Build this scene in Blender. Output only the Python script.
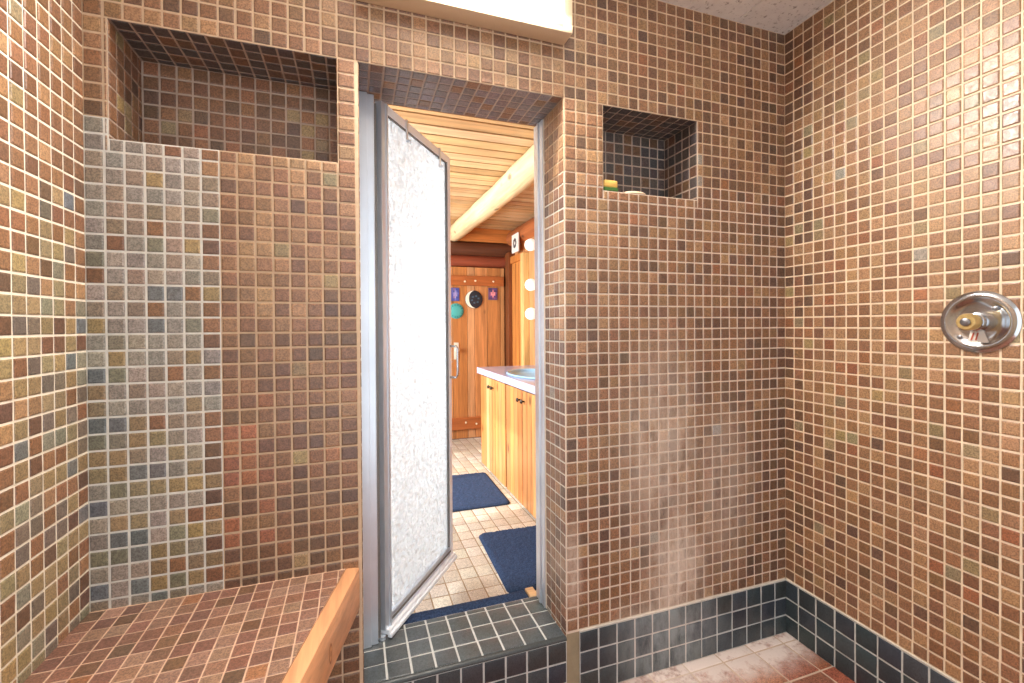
import bpy, bmesh, math, random
from mathutils import Vector, Matrix, noise

for o in list(bpy.data.objects):
    bpy.data.objects.remove(o)
SC = bpy.context.scene
COL = SC.collection
PI = math.pi
rng = random.Random(7)

# ------------------------------------------------------------------ camera
cam_d = bpy.data.cameras.new('camera')
cam_d.sensor_width = 36.0
cam_d.lens = 15.996
cam_d.shift_y = -0.01202
cam_d.clip_start = 0.01
cam = bpy.data.objects.new('camera', cam_d)
COL.objects.link(cam)
FW = Vector((0.32860, 0.94443, -0.0074)).normalized()
RT = Vector((0.9444, -0.3287, -0.0063)).normalized()
UP = RT.cross(FW).normalized()
RT = FW.cross(UP)
cam.matrix_world = Matrix(((RT.x, UP.x, -FW.x, 0.6244), (RT.y, UP.y, -FW.y, -1.4064),
                           (RT.z, UP.z, -FW.z, 1.2653), (0, 0, 0, 1)))
SC.camera = cam

# ------------------------------------------------------------------ light
world = bpy.data.worlds.new('world')
SC.world = world
world.use_nodes = True
bg = world.node_tree.nodes['Background']
bg.inputs[0].default_value = (0.90, 0.95, 1.0, 1)
bg.inputs[1].default_value = 1.25
SC.view_settings.view_transform = 'Standard'
SC.view_settings.look = 'None'
SC.view_settings.gamma = 1.0
SC.view_settings.use_curve_mapping = False
SC.view_settings.exposure = 0.66
SC.cycles.max_bounces = 10
SC.cycles.diffuse_bounces = 6
SC.cycles.glossy_bounces = 5
SC.cycles.transmission_bounces = 8
SC.cycles.sample_clamp_indirect = 6.0


def area_light(name, loc, direction, sx, sy, power, colour, spread=180):
    d = bpy.data.lights.new(name, 'AREA')
    d.shape = 'RECTANGLE'
    d.size, d.size_y = sx, sy
    d.energy = power
    d.color = colour
    d.spread = math.radians(spread)
    o = bpy.data.objects.new(name, d)
    o.location = loc
    o.rotation_euler = Vector(direction).to_track_quat('-Z', 'Y').to_euler()
    COL.objects.link(o)
    return o


# the lamp above the doorway, daylight through the bathroom window
area_light('wall_lamp_light', (0.972, -0.095, 2.30), (0, -0.80, -0.60), 0.58, 0.12, 50, (1.0, 0.94, 0.86))
area_light('bathroom_window_light', (-0.12, 1.75, 1.45), (1, 0, -0.12), 1.5, 1.1, 66, (0.90, 0.96, 1.0))
sun_d = bpy.data.lights.new('sun', 'SUN')
sun_d.energy = 2.0
sun_d.angle = math.radians(1.2)
sun_d.color = (1.0, 0.93, 0.82)
sun = bpy.data.objects.new('sun', sun_d)
sun.rotation_euler = Vector((0.86, 0.12, -0.62)).to_track_quat('-Z', 'Y').to_euler()
COL.objects.link(sun)


# ------------------------------------------------------------------ helpers
def s2l(c):
    c = c / 255.0
    return c / 12.92 if c <= 0.04045 else ((c + 0.055) / 1.055) ** 2.4


def lin(rgb):
    return (s2l(rgb[0]), s2l(rgb[1]), s2l(rgb[2]))


def mixc(a, b, t):
    return tuple(a[i] * (1 - t) + b[i] * t for i in range(3))


def jit(c, r, v=0.10, gain=1.0):
    k = gain * (1 + r.uniform(-v, v))
    return tuple(min(255, max(0, c[i] * k + r.uniform(-2.5, 2.5))) for i in range(3))


class MB:
    def __init__(s):
        s.v, s.f, s.m, s.c = [], [], [], []

    def quad(s, pts, mat=0, col=(255, 255, 255), n=None):
        if n is not None:
            a, b, c = Vector(pts[0]), Vector(pts[1]), Vector(pts[2])
            if (b - a).cross(c - b).dot(n) < 0:
                pts = list(reversed(pts))
        i = len(s.v)
        s.v += [tuple(p) for p in pts]
        s.f.append(tuple(range(i, i + len(pts))))
        s.m.append(mat)
        s.c.append(col)

    def box(s, x0, y0, z0, x1, y1, z1, mat=0, col=(255, 255, 255), b=0.0):
        if b <= 0:
            P = [(x0, y0, z0), (x1, y0, z0), (x1, y1, z0), (x0, y1, z0),
                 (x0, y0, z1), (x1, y0, z1), (x1, y1, z1), (x0, y1, z1)]
            F = [(0, 3, 2, 1), (4, 5, 6, 7), (0, 1, 5, 4), (1, 2, 6, 5), (2, 3, 7, 6), (3, 0, 4, 7)]
        else:
            bm = bmesh.new()
            bmesh.ops.create_cube(bm, size=1.0)
            for v in bm.verts:
                v.co = Vector(((x0 + x1) / 2 + v.co.x * (x1 - x0), (y0 + y1) / 2 + v.co.y * (y1 - y0),
                               (z0 + z1) / 2 + v.co.z * (z1 - z0)))
            bmesh.ops.bevel(bm, geom=list(bm.edges), offset=b, segments=2, profile=0.6, affect='EDGES')
            bm.verts.index_update()
            P = [v.co.copy() for v in bm.verts]
            F = [tuple(v.index for v in f.verts) for f in bm.faces]
            bm.free()
        i = len(s.v)
        s.v += [tuple(p) for p in P]
        for f in F:
            s.f.append(tuple(i + k for k in f))
            s.m.append(mat)
            s.c.append(col)

    def lathe(s, prof, seg=32, mat=0, col=(255, 255, 255), M=None):
        """profile of (radius, height) about local Z"""
        i0 = len(s.v)
        M = M or Matrix.Identity(4)
        for r, h in prof:
            for k in range(seg):
                a = 2 * PI * k / seg
                s.v.append(tuple(M @ Vector((r * math.cos(a), r * math.sin(a), h))))
        for j in range(len(prof) - 1):
            for k in range(seg):
                a = i0 + j * seg + k
                b = i0 + j * seg + (k + 1) % seg
                s.f.append((a, b, b + seg, a + seg))
                s.m.append(mat)
                s.c.append(col)
        for base, rev in ((i0, True), (i0 + (len(prof) - 1) * seg, False)):
            f = list(range(base, base + seg))
            s.f.append(tuple(reversed(f)) if rev else tuple(f))
            s.m.append(mat)
            s.c.append(col)

    def tube(s, pts, r, seg=10, mat=0, col=(255, 255, 255)):
        i0 = len(s.v)
        n = len(pts)
        pts = [Vector(p) for p in pts]
        for j, p in enumerate(pts):
            d = (pts[min(j + 1, n - 1)] - pts[max(j - 1, 0)]).normalized()
            a = d.orthogonal().normalized() if j == 0 else (a - d * a.dot(d)).normalized()
            b = d.cross(a)
            rr = r[j] if isinstance(r, (list, tuple)) else r
            for k in range(seg):
                t = 2 * PI * k / seg
                s.v.append(tuple(p + (a * math.cos(t) + b * math.sin(t)) * rr))
        for j in range(n - 1):
            for k in range(seg):
                q = i0 + j * seg + k
                w = i0 + j * seg + (k + 1) % seg
                s.f.append((q, w, w + seg, q + seg))
                s.m.append(mat)
                s.c.append(col)
        s.f.append(tuple(reversed(range(i0, i0 + seg))))
        s.m.append(mat)
        s.c.append(col)
        s.f.append(tuple(range(i0 + (n - 1) * seg, i0 + n * seg)))
        s.m.append(mat)
        s.c.append(col)

    def xform(s, fn):
        s.v = [tuple(fn(Vector(p))) for p in s.v]

    def build(s, name, mats, parent=None, smooth=False, weld=False, angle=None):
        me = bpy.data.meshes.new(name)
        me.from_pydata(s.v, [], s.f)
        if not isinstance(mats, (list, tuple)):
            mats = [mats]
        for m in mats:
            me.materials.append(m)
        me.polygons.foreach_set('material_index', s.m)
        at = me.color_attributes.new('tint', 'FLOAT_COLOR', 'CORNER')
        buf = []
        cache = {}
        for f, c in zip(s.f, s.c):
            if c not in cache:
                cache[c] = list(lin(c)) + [1.0]
            buf += cache[c] * len(f)
        at.data.foreach_set('color', buf)
        if weld:
            bm = bmesh.new()
            bm.from_mesh(me)
            bmesh.ops.remove_doubles(bm, verts=bm.verts, dist=1e-5)
            bm.to_mesh(me)
            bm.free()
        if smooth:
            me.polygons.foreach_set('use_smooth', [True] * len(me.polygons))
            if angle:
                me.set_sharp_from_angle(angle=math.radians(angle))
        me.update()
        o = bpy.data.objects.new(name, me)
        COL.objects.link(o)
        if parent is not None:
            o.parent = parent
        return o


def struct(o, label=None):
    o['kind'] = 'structure'
    if label:
        o['label'] = label
    return o


def tag(o, label, cat, group=None):
    o['label'] = label
    o['category'] = cat
    if group:
        o['group'] = group
    return o


def thing(name, label, cat, loc=(0, 0, 0), rz=0.0, group=None):
    o = bpy.data.objects.new(name, None)
    o.empty_display_size = 0.05
    o.location = loc
    o.rotation_euler = (0, 0, rz)
    COL.objects.link(o)
    return tag(o, label, cat, group)


# ------------------------------------------------------------------ materials
def new_mat(name):
    m = bpy.data.materials.new(name)
    m.use_nodes = True
    nt = m.node_tree
    b = nt.nodes['Principled BSDF']
    return m, nt, b


def N(nt, typ, **kw):
    n = nt.nodes.new(typ)
    for k, v in kw.items():
        setattr(n, k, v)
    return n


def rgb_mix(nt, fac, a, b, blend='MIX'):
    n = N(nt, 'ShaderNodeMix', data_type='RGBA', blend_type=blend)
    for sock, val in ((n.inputs[0], fac), (n.inputs[6], a), (n.inputs[7], b)):
        if hasattr(val, 'is_output'):
            nt.links.new(val, sock)
        elif isinstance(val, (int, float)):
            sock.default_value = val
        else:
            sock.default_value = (*val, 1)
    return n.outputs[2]


def ramp(nt, fac, stops):
    n = N(nt, 'ShaderNodeValToRGB')
    nt.links.new(fac, n.inputs[0])
    el = n.color_ramp.elements
    while len(el) < len(stops):
        el.new(0.5)
    for e, (p, c) in zip(el, stops):
        e.position = p
        e.color = (c, c, c, 1) if isinstance(c, (int, float)) else (*c, 1)
    return n.outputs[0]


def noise_tex(nt, scale, detail=3, rough=0.5, vec=None, dim='3D'):
    n = N(nt, 'ShaderNodeTexNoise')
    n.inputs['Scale'].default_value = scale
    n.inputs['Detail'].default_value = detail
    n.inputs['Roughness'].default_value = rough
    if vec is not None:
        nt.links.new(vec, n.inputs['Vector'])
    return n.outputs['Fac']


def coords(nt, scale=(1, 1, 1)):
    t = N(nt, 'ShaderNodeTexCoord')
    mp = N(nt, 'ShaderNodeMapping')
    mp.inputs['Scale'].default_value = scale
    nt.links.new(t.outputs['Object'], mp.inputs['Vector'])
    return mp.outputs['Vector']


def bump(nt, b, h, strength, dist=0.002):
    n = N(nt, 'ShaderNodeBump')
    n.inputs['Strength'].default_value = strength
    n.inputs['Distance'].default_value = dist
    nt.links.new(h, n.inputs['Height'])
    nt.links.new(n.outputs[0], b.inputs['Normal'])


def tinted(nt):
    return N(nt, 'ShaderNodeAttribute', attribute_name='tint').outputs['Color']


def pale_mask(nt, vec, spots, nscale=7.0):
    """soft irregular pale blots mixed into the colour at fixed places"""
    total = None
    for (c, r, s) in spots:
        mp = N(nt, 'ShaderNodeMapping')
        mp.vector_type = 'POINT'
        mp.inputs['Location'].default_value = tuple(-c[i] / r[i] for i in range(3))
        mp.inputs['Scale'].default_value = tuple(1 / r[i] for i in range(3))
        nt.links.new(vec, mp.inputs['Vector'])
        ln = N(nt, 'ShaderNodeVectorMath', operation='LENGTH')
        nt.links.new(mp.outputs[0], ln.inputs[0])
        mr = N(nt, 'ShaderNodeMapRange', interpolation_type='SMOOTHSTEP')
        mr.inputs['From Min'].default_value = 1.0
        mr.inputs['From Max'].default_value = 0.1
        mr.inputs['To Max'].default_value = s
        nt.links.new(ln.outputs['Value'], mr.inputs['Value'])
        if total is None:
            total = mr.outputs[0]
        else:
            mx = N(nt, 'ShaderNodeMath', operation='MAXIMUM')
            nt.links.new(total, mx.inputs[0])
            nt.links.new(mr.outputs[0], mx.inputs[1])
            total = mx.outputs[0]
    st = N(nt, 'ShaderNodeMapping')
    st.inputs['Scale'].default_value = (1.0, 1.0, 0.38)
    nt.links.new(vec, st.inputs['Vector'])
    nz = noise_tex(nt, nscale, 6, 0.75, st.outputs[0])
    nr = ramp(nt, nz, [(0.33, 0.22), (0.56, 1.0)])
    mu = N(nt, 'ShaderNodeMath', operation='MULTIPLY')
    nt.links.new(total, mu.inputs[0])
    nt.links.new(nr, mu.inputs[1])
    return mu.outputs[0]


PALE_SPOTS = [((1.76, 0.0, 0.34), (0.20, 0.3, 0.40), 0.85), ((1.70, 0.0, 0.78), (0.27, 0.3, 0.60), 0.50),  # pale blots on front wall, skirting and floor
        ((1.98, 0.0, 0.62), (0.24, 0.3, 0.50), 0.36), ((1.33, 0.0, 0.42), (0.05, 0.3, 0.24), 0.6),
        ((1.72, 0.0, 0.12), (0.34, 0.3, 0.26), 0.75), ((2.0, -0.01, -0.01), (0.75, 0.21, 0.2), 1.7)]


def mat_tile(name, rough=0.42, speck=0.5, pale_spots=None, bumpy=0.5, spec=0.5, pale_rgb=(226, 208, 190)):
    m, nt, b = new_mat(name)
    vec = coords(nt)
    base = tinted(nt)
    sp = noise_tex(nt, 260, 2, 0.7, vec)
    mott = noise_tex(nt, 90, 3, 0.6, vec)
    f1 = ramp(nt, sp, [(0.38, 1 - speck), (0.58, 1 + 0.25 * speck)])
    f2 = ramp(nt, mott, [(0.32, 1 - 0.55 * speck), (0.65, 1.0)])
    c = rgb_mix(nt, 1.0, base, f1, 'MULTIPLY')
    c = rgb_mix(nt, 1.0, c, f2, 'MULTIPLY')
    if pale_spots:
        fm = pale_mask(nt, vec, pale_spots, 17.0)
        c = rgb_mix(nt, fm, c, lin(pale_rgb))
    nt.links.new(c, b.inputs['Base Color'])
    rr = ramp(nt, mott, [(0.3, rough + 0.10), (0.7, rough - 0.06)])
    nt.links.new(rr, b.inputs['Roughness'])
    b.inputs['Specular IOR Level'].default_value = spec
    bump(nt, b, mott, bumpy, 0.0015)
    return m


def mat_grout(name, pale_spots=None):
    m, nt, b = new_mat(name)
    vec = coords(nt)
    n = noise_tex(nt, 25, 4, 0.6, vec)
    f = ramp(nt, n, [(0.25, 0.78), (0.7, 1.03)])
    c = rgb_mix(nt, 1.0, tinted(nt), f, 'MULTIPLY')
    if pale_spots:
        c = rgb_mix(nt, pale_mask(nt, vec, pale_spots, 17.0), c, lin((232, 218, 204)))
    nt.links.new(c, b.inputs['Base Color'])
    b.inputs['Roughness'].default_value = 0.9
    return m


def mat_plain(name, rgb, rough=0.5, metal=0.0, bumpscale=None, bstr=0.2, var=0.0, spec=0.5, vscale=8):
    m, nt, b = new_mat(name)
    vec = coords(nt)
    n = noise_tex(nt, vscale, 4, 0.6, vec)
    f = ramp(nt, n, [(0.25, 1 - var), (0.75, 1 + var * 0.3)])
    c = rgb_mix(nt, 1.0, lin(rgb), f, 'MULTIPLY')
    nt.links.new(c, b.inputs['Base Color'])
    b.inputs['Roughness'].default_value = rough
    b.inputs['Metallic'].default_value = metal
    b.inputs['Specular IOR Level'].default_value = spec
    if bumpscale:
        bump(nt, b, noise_tex(nt, bumpscale, 3, 0.6, vec), bstr)
    return m


def mat_wood(name, axis, rough=0.45, contrast=0.45, ring=14.0, knots=True):
    """tint attribute times stretched grain; axis is the grain direction"""
    m, nt, b = new_mat(name)
    sc = [ring, ring, ring]
    sc[axis] = ring * 0.06
    vec = coords(nt, tuple(sc))
    g1 = noise_tex(nt, 1.6, 5, 0.65, vec)
    g2 = noise_tex(nt, 7.0, 3, 0.6, vec)
    f1 = ramp(nt, g1, [(0.30, 1 - contrast), (0.62, 1.08)])
    f2 = ramp(nt, g2, [(0.30, 1 - contrast * 0.5), (0.60, 1.0)])
    c = rgb_mix(nt, 1.0, tinted(nt), f1, 'MULTIPLY')
    c = rgb_mix(nt, 1.0, c, f2, 'MULTIPLY')
    if knots:
        ks = [9.0, 9.0, 9.0]
        ks[axis] = 5.0
        kv = coords(nt, tuple(ks))
        vo = N(nt, 'ShaderNodeTexVoronoi')
        vo.inputs['Scale'].default_value = 0.75
        nt.links.new(kv, vo.inputs['Vector'])
        kf = ramp(nt, vo.outputs['Distance'], [(0.07, 0.25), (0.16, 1.0)])
        c = rgb_mix(nt, 0.85, c, rgb_mix(nt, 1.0, c, kf, 'MULTIPLY'))
    nt.links.new(c, b.inputs['Base Color'])
    b.inputs['Roughness'].default_value = rough
    bump(nt, b, g2, 0.15, 0.001)
    return m


M = {}
M['tile'] = mat_tile('glazed_brown_mosaic', 0.38, 0.42, PALE_SPOTS, 0.35, 0.75)
M['black_tile'] = mat_tile('black_slate_tile', 0.36, 0.30, [(c, r, s * 0.8) for c, r, s in PALE_SPOTS[:5]], 0.25, 0.5, (176, 184, 184))
M['quarry'] = mat_tile('red_quarry_tile', 0.55, 0.60, PALE_SPOTS[-1:], 0.6, 0.3, (222, 206, 198))
M['grout'] = mat_grout('sanded_grout', PALE_SPOTS[:5])
M['alu'] = mat_plain('brushed_aluminium', (214, 222, 232), 0.32, 0.6, 60, 0.05, 0.15, vscale=5)
M['alu_dark'] = mat_plain('gasket_and_gap_shade', (118, 114, 110), 0.5, 0.3, None, 0, 0.2)
M['alu_white'] = mat_plain('white_vinyl_trim', (240, 246, 252), 0.35, 0.0, None, 0, 0.05)
M['chrome'] = mat_plain('worn_chrome', (205, 208, 212), 0.16, 1.0, 40, 0.04, 0.12, vscale=20)
M['brass'] = mat_plain('aged_brass', (208, 178, 118), 0.38, 0.55, 90, 0.15, 0.35, vscale=60)
M['steel'] = mat_plain('steel_screw', (150, 150, 155), 0.35, 0.9, None, 0, 0.2)
M['wood_x'] = mat_wood('knotty_pine_across', 0, knots=False, contrast=0.35)
M['wood_y'] = mat_wood('knotty_pine_lengthwise', 1, contrast=0.4)
M['wood_z'] = mat_wood('knotty_pine_upright', 2, 0.35, 0.40)
M['wood_plain'] = mat_wood('clear_pine_upright', 2, 0.4, 0.35, knots=False)
M['log'] = mat_wood('peeled_log', 1, 0.6, 0.35, 10.0)
M['cedar'] = mat_wood('cedar_board', 1, 0.5, 0.35, 10.0, knots=False)
M['mat_blue'] = mat_plain('navy_pile', (54, 72, 104), 0.95, 0, 300, 1.0, 0.75, 0.2, vscale=170)
M['counter'] = mat_plain('pale_marble_top', (178, 184, 212), 0.18, 0, None, 0, 0.10, vscale=6)
M['basin'] = mat_plain('pale_blue_basin', (158, 206, 240), 0.12, 0)
M['plaster'] = mat_plain('white_plaster', (222, 214, 200), 0.8, 0)
M['beige_enamel'] = mat_plain('beige_enamel', (214, 192, 162), 0.5, 0)
M['knob'] = mat_plain('dark_bronze_knob', (60, 48, 40), 0.35, 0.7)
M['paint'] = mat_plain('glossy_paint', (255, 255, 255), 0.4)


def mat_tint(name, rough=0.5, spec=0.5):
    m, nt, b = new_mat(name)
    nt.links.new(tinted(nt), b.inputs['Base Color'])
    b.inputs['Roughness'].default_value = rough
    b.inputs['Specular IOR Level'].default_value = spec
    return m


M['tint'] = mat_tint('painted_surface')
M['matte'] = mat_tint('matte_surface', 0.85, 0.2)


def mat_emit(name, rgb, strength):
    m, nt, b = new_mat(name)
    b.inputs['Base Color'].default_value = (*lin(rgb), 1)
    b.inputs['Emission Color'].default_value = (*lin(rgb), 1)
    b.inputs['Emission Strength'].default_value = strength
    return m


M['lamp'] = mat_emit('lit_diffuser', (255, 248, 236), 9.0)
M['globe'] = mat_emit('frosted_globe', (236, 232, 226), 0.45)


def mat_panel():
    m, nt, b = new_mat('pebbled_ceiling_panel')
    vec = coords(nt)
    n = noise_tex(nt, 62, 4, 0.7, vec)
    n2 = noise_tex(nt, 9, 3, 0.6, vec)
    f = ramp(nt, n, [(0.30, lin((140, 128, 118))), (0.43, lin((236, 233, 228)))])
    f2 = ramp(nt, n2, [(0.3, 0.85), (0.7, 1.0)])
    c = rgb_mix(nt, 1.0, f, f2, 'MULTIPLY')
    nt.links.new(c, b.inputs['Base Color'])
    b.inputs['Roughness'].default_value = 0.8
    bump(nt, b, n, 0.5, 0.004)
    return m


M['panel'] = mat_panel()


def mat_glass():
    """hammered obscure glass"""
    m, nt, b = new_mat('hammered_obscure_glass')
    out = nt.nodes['Material Output']
    vec = coords(nt)
    vo = N(nt, 'ShaderNodeTexVoronoi', feature='SMOOTH_F1')
    vo.inputs['Scale'].default_value = 60
    wob = noise_tex(nt, 40, 2, 0.5, vec)
    nt.links.new(vec, vo.inputs['Vector'])
    add = N(nt, 'ShaderNodeMath', operation='ADD')
    nt.links.new(vo.outputs['Distance'], add.inputs[0])
    nt.links.new(wob, add.inputs[1])
    bp = N(nt, 'ShaderNodeBump')
    bp.inputs['Strength'].default_value = 1.0
    bp.inputs['Distance'].default_value = 0.02
    nt.links.new(add.outputs[0], bp.inputs['Height'])
    b.inputs['Base Color'].default_value = (0.93, 0.95, 0.96, 1)
    b.inputs['Transmission Weight'].default_value = 1.0
    b.inputs['Roughness'].default_value = 0.10
    b.inputs['IOR'].default_value = 1.45
    nt.links.new(bp.outputs[0], b.inputs['Normal'])
    tr = N(nt, 'ShaderNodeBsdfTranslucent')
    tr.inputs['Color'].default_value = (0.90, 0.96, 1.0, 1)
    nt.links.new(bp.outputs[0], tr.inputs['Normal'])
    df = N(nt, 'ShaderNodeBsdfDiffuse')
    df.inputs['Color'].default_value = (0.88, 0.93, 0.96, 1)
    nt.links.new(bp.outputs[0], df.inputs['Normal'])
    mx = N(nt, 'ShaderNodeMixShader')
    mx.inputs[0].default_value = 0.35
    nt.links.new(tr.outputs[0], mx.inputs[1])
    nt.links.new(df.outputs[0], mx.inputs[2])
    m2 = N(nt, 'ShaderNodeMixShader')
    m2.inputs[0].default_value = 0.62
    nt.links.new(b.outputs[0], m2.inputs[1])
    nt.links.new(mx.outputs[0], m2.inputs[2])
    nt.links.new(m2.outputs[0], out.inputs['Surface'])
    return m


M['glass'] = mat_glass()

# ------------------------------------------------------------------ mosaic generator
P = 0.042
R = 0.04155
ZF = 49.1
W = 55 * P
SKEW_R, SKEW_L = -0.0276, -0.0130


def zk(k):
    return (ZF - k) * R


def one_tile(mb, O, U, V, Nn, u0, u1, v0, v1, col, gcol, g, h, tm, gm, r):
    def pt(u, v, n):
        return O + U * u + V * v + Nn * n
    mb.quad([pt(u0, v0, 0), pt(u1, v0, 0), pt(u1, v1, 0), pt(u0, v1, 0)], gm, gcol, Nn)
    a0, a1, b0, b1 = u0 + g / 2, u1 - g / 2, v0 + g / 2, v1 - g / 2
    if a1 - a0 < 0.004 or b1 - b0 < 0.004:
        return
    j = g * 0.10
    a0 += r.uniform(-j, j); a1 += r.uniform(-j, j); b0 += r.uniform(-j, j); b1 += r.uniform(-j, j)
    ta, tb = r.uniform(-.022, .022), r.uniform(-.022, .022)
    rings = []
    mn = min(a1 - a0, b1 - b0)
    for ins, hh in ((0, 0.0002), (0.0007, h * 0.62), (min(0.0034, mn * .2), h * 1.0)):
        ring = []
        for (u, v) in ((a0 + ins, b0 + ins), (a1 - ins, b0 + ins), (a1 - ins, b1 - ins), (a0 + ins, b1 - ins)):
            n = hh
            if hh > h * .5:
                n += 0.75 * ta * (u - (a0 + a1) / 2) + tb * (v - (b0 + b1) / 2)
            ring.append(pt(u, v, max(n, 0.0002)))
        rings.append(ring)
    i = len(mb.v)
    flip = U.cross(V).dot(Nn) < 0
    for ring in rings:
        mb.v += [tuple(p) for p in ring]
    F = []
    for q in range(2):
        for k in range(4):
            F.append((i + q * 4 + k, i + q * 4 + (k + 1) % 4, i + q * 4 + 4 + (k + 1) % 4, i + q * 4 + 4 + k))
    F.append((i + 8, i + 9, i + 10, i + 11))
    for f in F:
        mb.f.append(tuple(reversed(f)) if flip else f)
        mb.m.append(tm)
        mb.c.append(col)


def subtract(rect, holes):
    out = [rect]
    for (h0, h1, w0, w1) in holes:
        nxt = []
        for (a0, a1, b0, b1) in out:
            if h1 <= a0 or h0 >= a1 or w1 <= b0 or w0 >= b1:
                nxt.append((a0, a1, b0, b1))
                continue
            if h0 > a0:
                nxt.append((a0, h0, b0, b1))
            if h1 < a1:
                nxt.append((h1, a1, b0, b1))
            m0, m1 = max(a0, h0), min(a1, h1)
            if w0 > b0:
                nxt.append((m0, m1, b0, w0))
            if w1 < b1:
                nxt.append((m0, m1, w1, b1))
        out = nxt
    return [q for q in out if q[1] - q[0] > 1e-4 and q[3] - q[2] > 1e-4]


def mosaic(mb, O, U, V, Nn, ul, vl, clip, colfn, gfn, holes=(), g=0.0052, h=0.0024, tm=0, gm=1, r=rng):
    O, U, V, Nn = Vector(O), Vector(U), Vector(V), Vector(Nn)
    for i in range(len(ul) - 1):
        a0, a1 = max(ul[i], clip[0]), min(ul[i + 1], clip[1])
        if a1 - a0 < 1e-4:
            continue
        for k in range(len(vl) - 1):
            b0, b1 = max(vl[k], clip[2]), min(vl[k + 1], clip[3])
            if b1 - b0 < 1e-4:
                continue
            for q in subtract((a0, a1, b0, b1), holes):
                uc, vc = (q[0] + q[1]) / 2, (q[2] + q[3]) / 2
                one_tile(mb, O, U, V, Nn, *q, colfn(uc, vc, r), gfn(uc, vc), g, h, tm, gm, r)


# ---- tile colours: glaze blends by wall zone, with light and shade painted into some
BROWN = [(160, 114, 80), (166, 120, 84), (153, 108, 77), (162, 116, 82), (148, 105, 76), (170, 125, 88)]
DARK = [(130, 94, 70), (124, 92, 72), (136, 98, 72)]
TAN = [(186, 142, 102), (180, 134, 96), (192, 148, 106)]
ORANGE = [(180, 114, 72), (176, 108, 68), (186, 122, 80)]
GREY = [(182, 168, 152), (172, 160, 146), (176, 164, 150), (188, 172, 148), (166, 158, 146), (184, 166, 148)]
OCHRE = [(182, 152, 104), (174, 144, 98), (188, 156, 100), (170, 148, 108)]
SLATE = [(126, 134, 136), (132, 138, 136), (122, 128, 130), (136, 134, 132)]
MOSS = [(158, 150, 122), (150, 144, 120)]


def pick(r, *weighted):
    t = r.random() * sum(w for w, _ in weighted)
    for w, fam in weighted:
        t -= w
        if t <= 0:
            c = r.choice(fam)
            m = sum(c) / 3
            return jit(mixc(c, (m, m, m), 0.02 if fam in (BROWN, DARK, TAN) else 0.14), r, 0.06, 0.93)
    return jit(weighted[0][1][0], r)


def q(c):
    return tuple(round(x) for x in c)


def col_front(u, z, r):
    k = ZF - z / R
    c = u / P
    if (c < 6 or (c < 7 and r.random() < .45)) and k > 5.6 + 1.6 * (c > 1.2):
        t = min(1, max(0, (k - 17) / 14))
        return q(pick(r, (1.0 - .6 * t, GREY), (0.10 + 0.5 * t, OCHRE), (0.35 - .3 * t, [(176, 150, 126), (168, 144, 120)]), (0.02 + 0.45 * t * (c < 4), SLATE),
                      (0.06 + .3 * t, MOSS), (0.05, BROWN)))
    if c < 15.3:
        if 6.5 < c < 10 and 24.5 < k < 33 and r.random() < .75 - .13 * abs(c - 7.5):
            return q(jit(r.choice([(168, 108, 76), (160, 102, 74), (174, 112, 76)]), r, .08))
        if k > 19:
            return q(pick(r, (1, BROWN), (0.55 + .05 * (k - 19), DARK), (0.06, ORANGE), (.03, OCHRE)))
        return q(pick(r, (1, BROWN), (0.35, TAN), (0.08, DARK), (.03, OCHRE)))
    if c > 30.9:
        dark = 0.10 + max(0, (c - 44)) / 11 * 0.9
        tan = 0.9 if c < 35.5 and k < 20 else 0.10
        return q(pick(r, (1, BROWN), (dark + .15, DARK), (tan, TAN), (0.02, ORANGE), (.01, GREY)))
    return q(pick(r, (1, BROWN), (0.7, TAN)))


def col_left(u, z, r):
    k = ZF - z / R
    t = min(1, max(0, (k - 9) / 10))
    return q(pick(r, (1.2 - .85 * t, BROWN), (0.05 + .8 * t, OCHRE), (.3 * t, [(142, 122, 104), (134, 116, 102)]), (0.06 + .10 * t, DARK), (.10 * t, SLATE),
                  (.2, TAN), (.12 * t, MOSS)))


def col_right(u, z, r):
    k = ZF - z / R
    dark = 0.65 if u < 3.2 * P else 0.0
    lo = min(1, max(0, (k - 22) / 14))  # fewer tan tiles lower down: lamp brightness above put into the mix
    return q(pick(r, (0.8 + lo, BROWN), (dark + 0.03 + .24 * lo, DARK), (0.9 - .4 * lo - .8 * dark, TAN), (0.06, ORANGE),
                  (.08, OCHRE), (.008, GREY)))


def col_niche(u, z, r):
    return q(pick(r, (1, BROWN), (0.5, DARK), (.12, ORANGE), (.05, OCHRE)))


def col_niche_shade(u, z, r):  # recess shade put into the tile colour: both tops, right niche sides
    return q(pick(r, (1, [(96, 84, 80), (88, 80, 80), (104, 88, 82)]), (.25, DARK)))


def col_soffit(u, z, r):  # lilac grey for reflected bathroom daylight, put into the tile colour
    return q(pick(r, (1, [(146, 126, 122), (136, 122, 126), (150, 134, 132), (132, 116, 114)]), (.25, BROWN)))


def col_black(u, z, r):
    return q(jit(r.choice([(58, 68, 74), (62, 70, 74), (54, 63, 70), (66, 73, 76)]), r, .12))


def g_front(u, z):
    k = ZF - z / R
    c = u / P
    if c < 6.5 and k > 5.6 + 1.6 * (c > 1.2):
        return (238, 236, 226)
    return (212, 186, 156) if c < 31 or k < 6 else (230, 212, 192)


def g_left(u, z):
    return (236, 224, 204)


def g_right(u, z):
    return (232, 212, 184)


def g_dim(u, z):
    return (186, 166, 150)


def g_pale(u, z):
    return (206, 208, 204)


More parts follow.
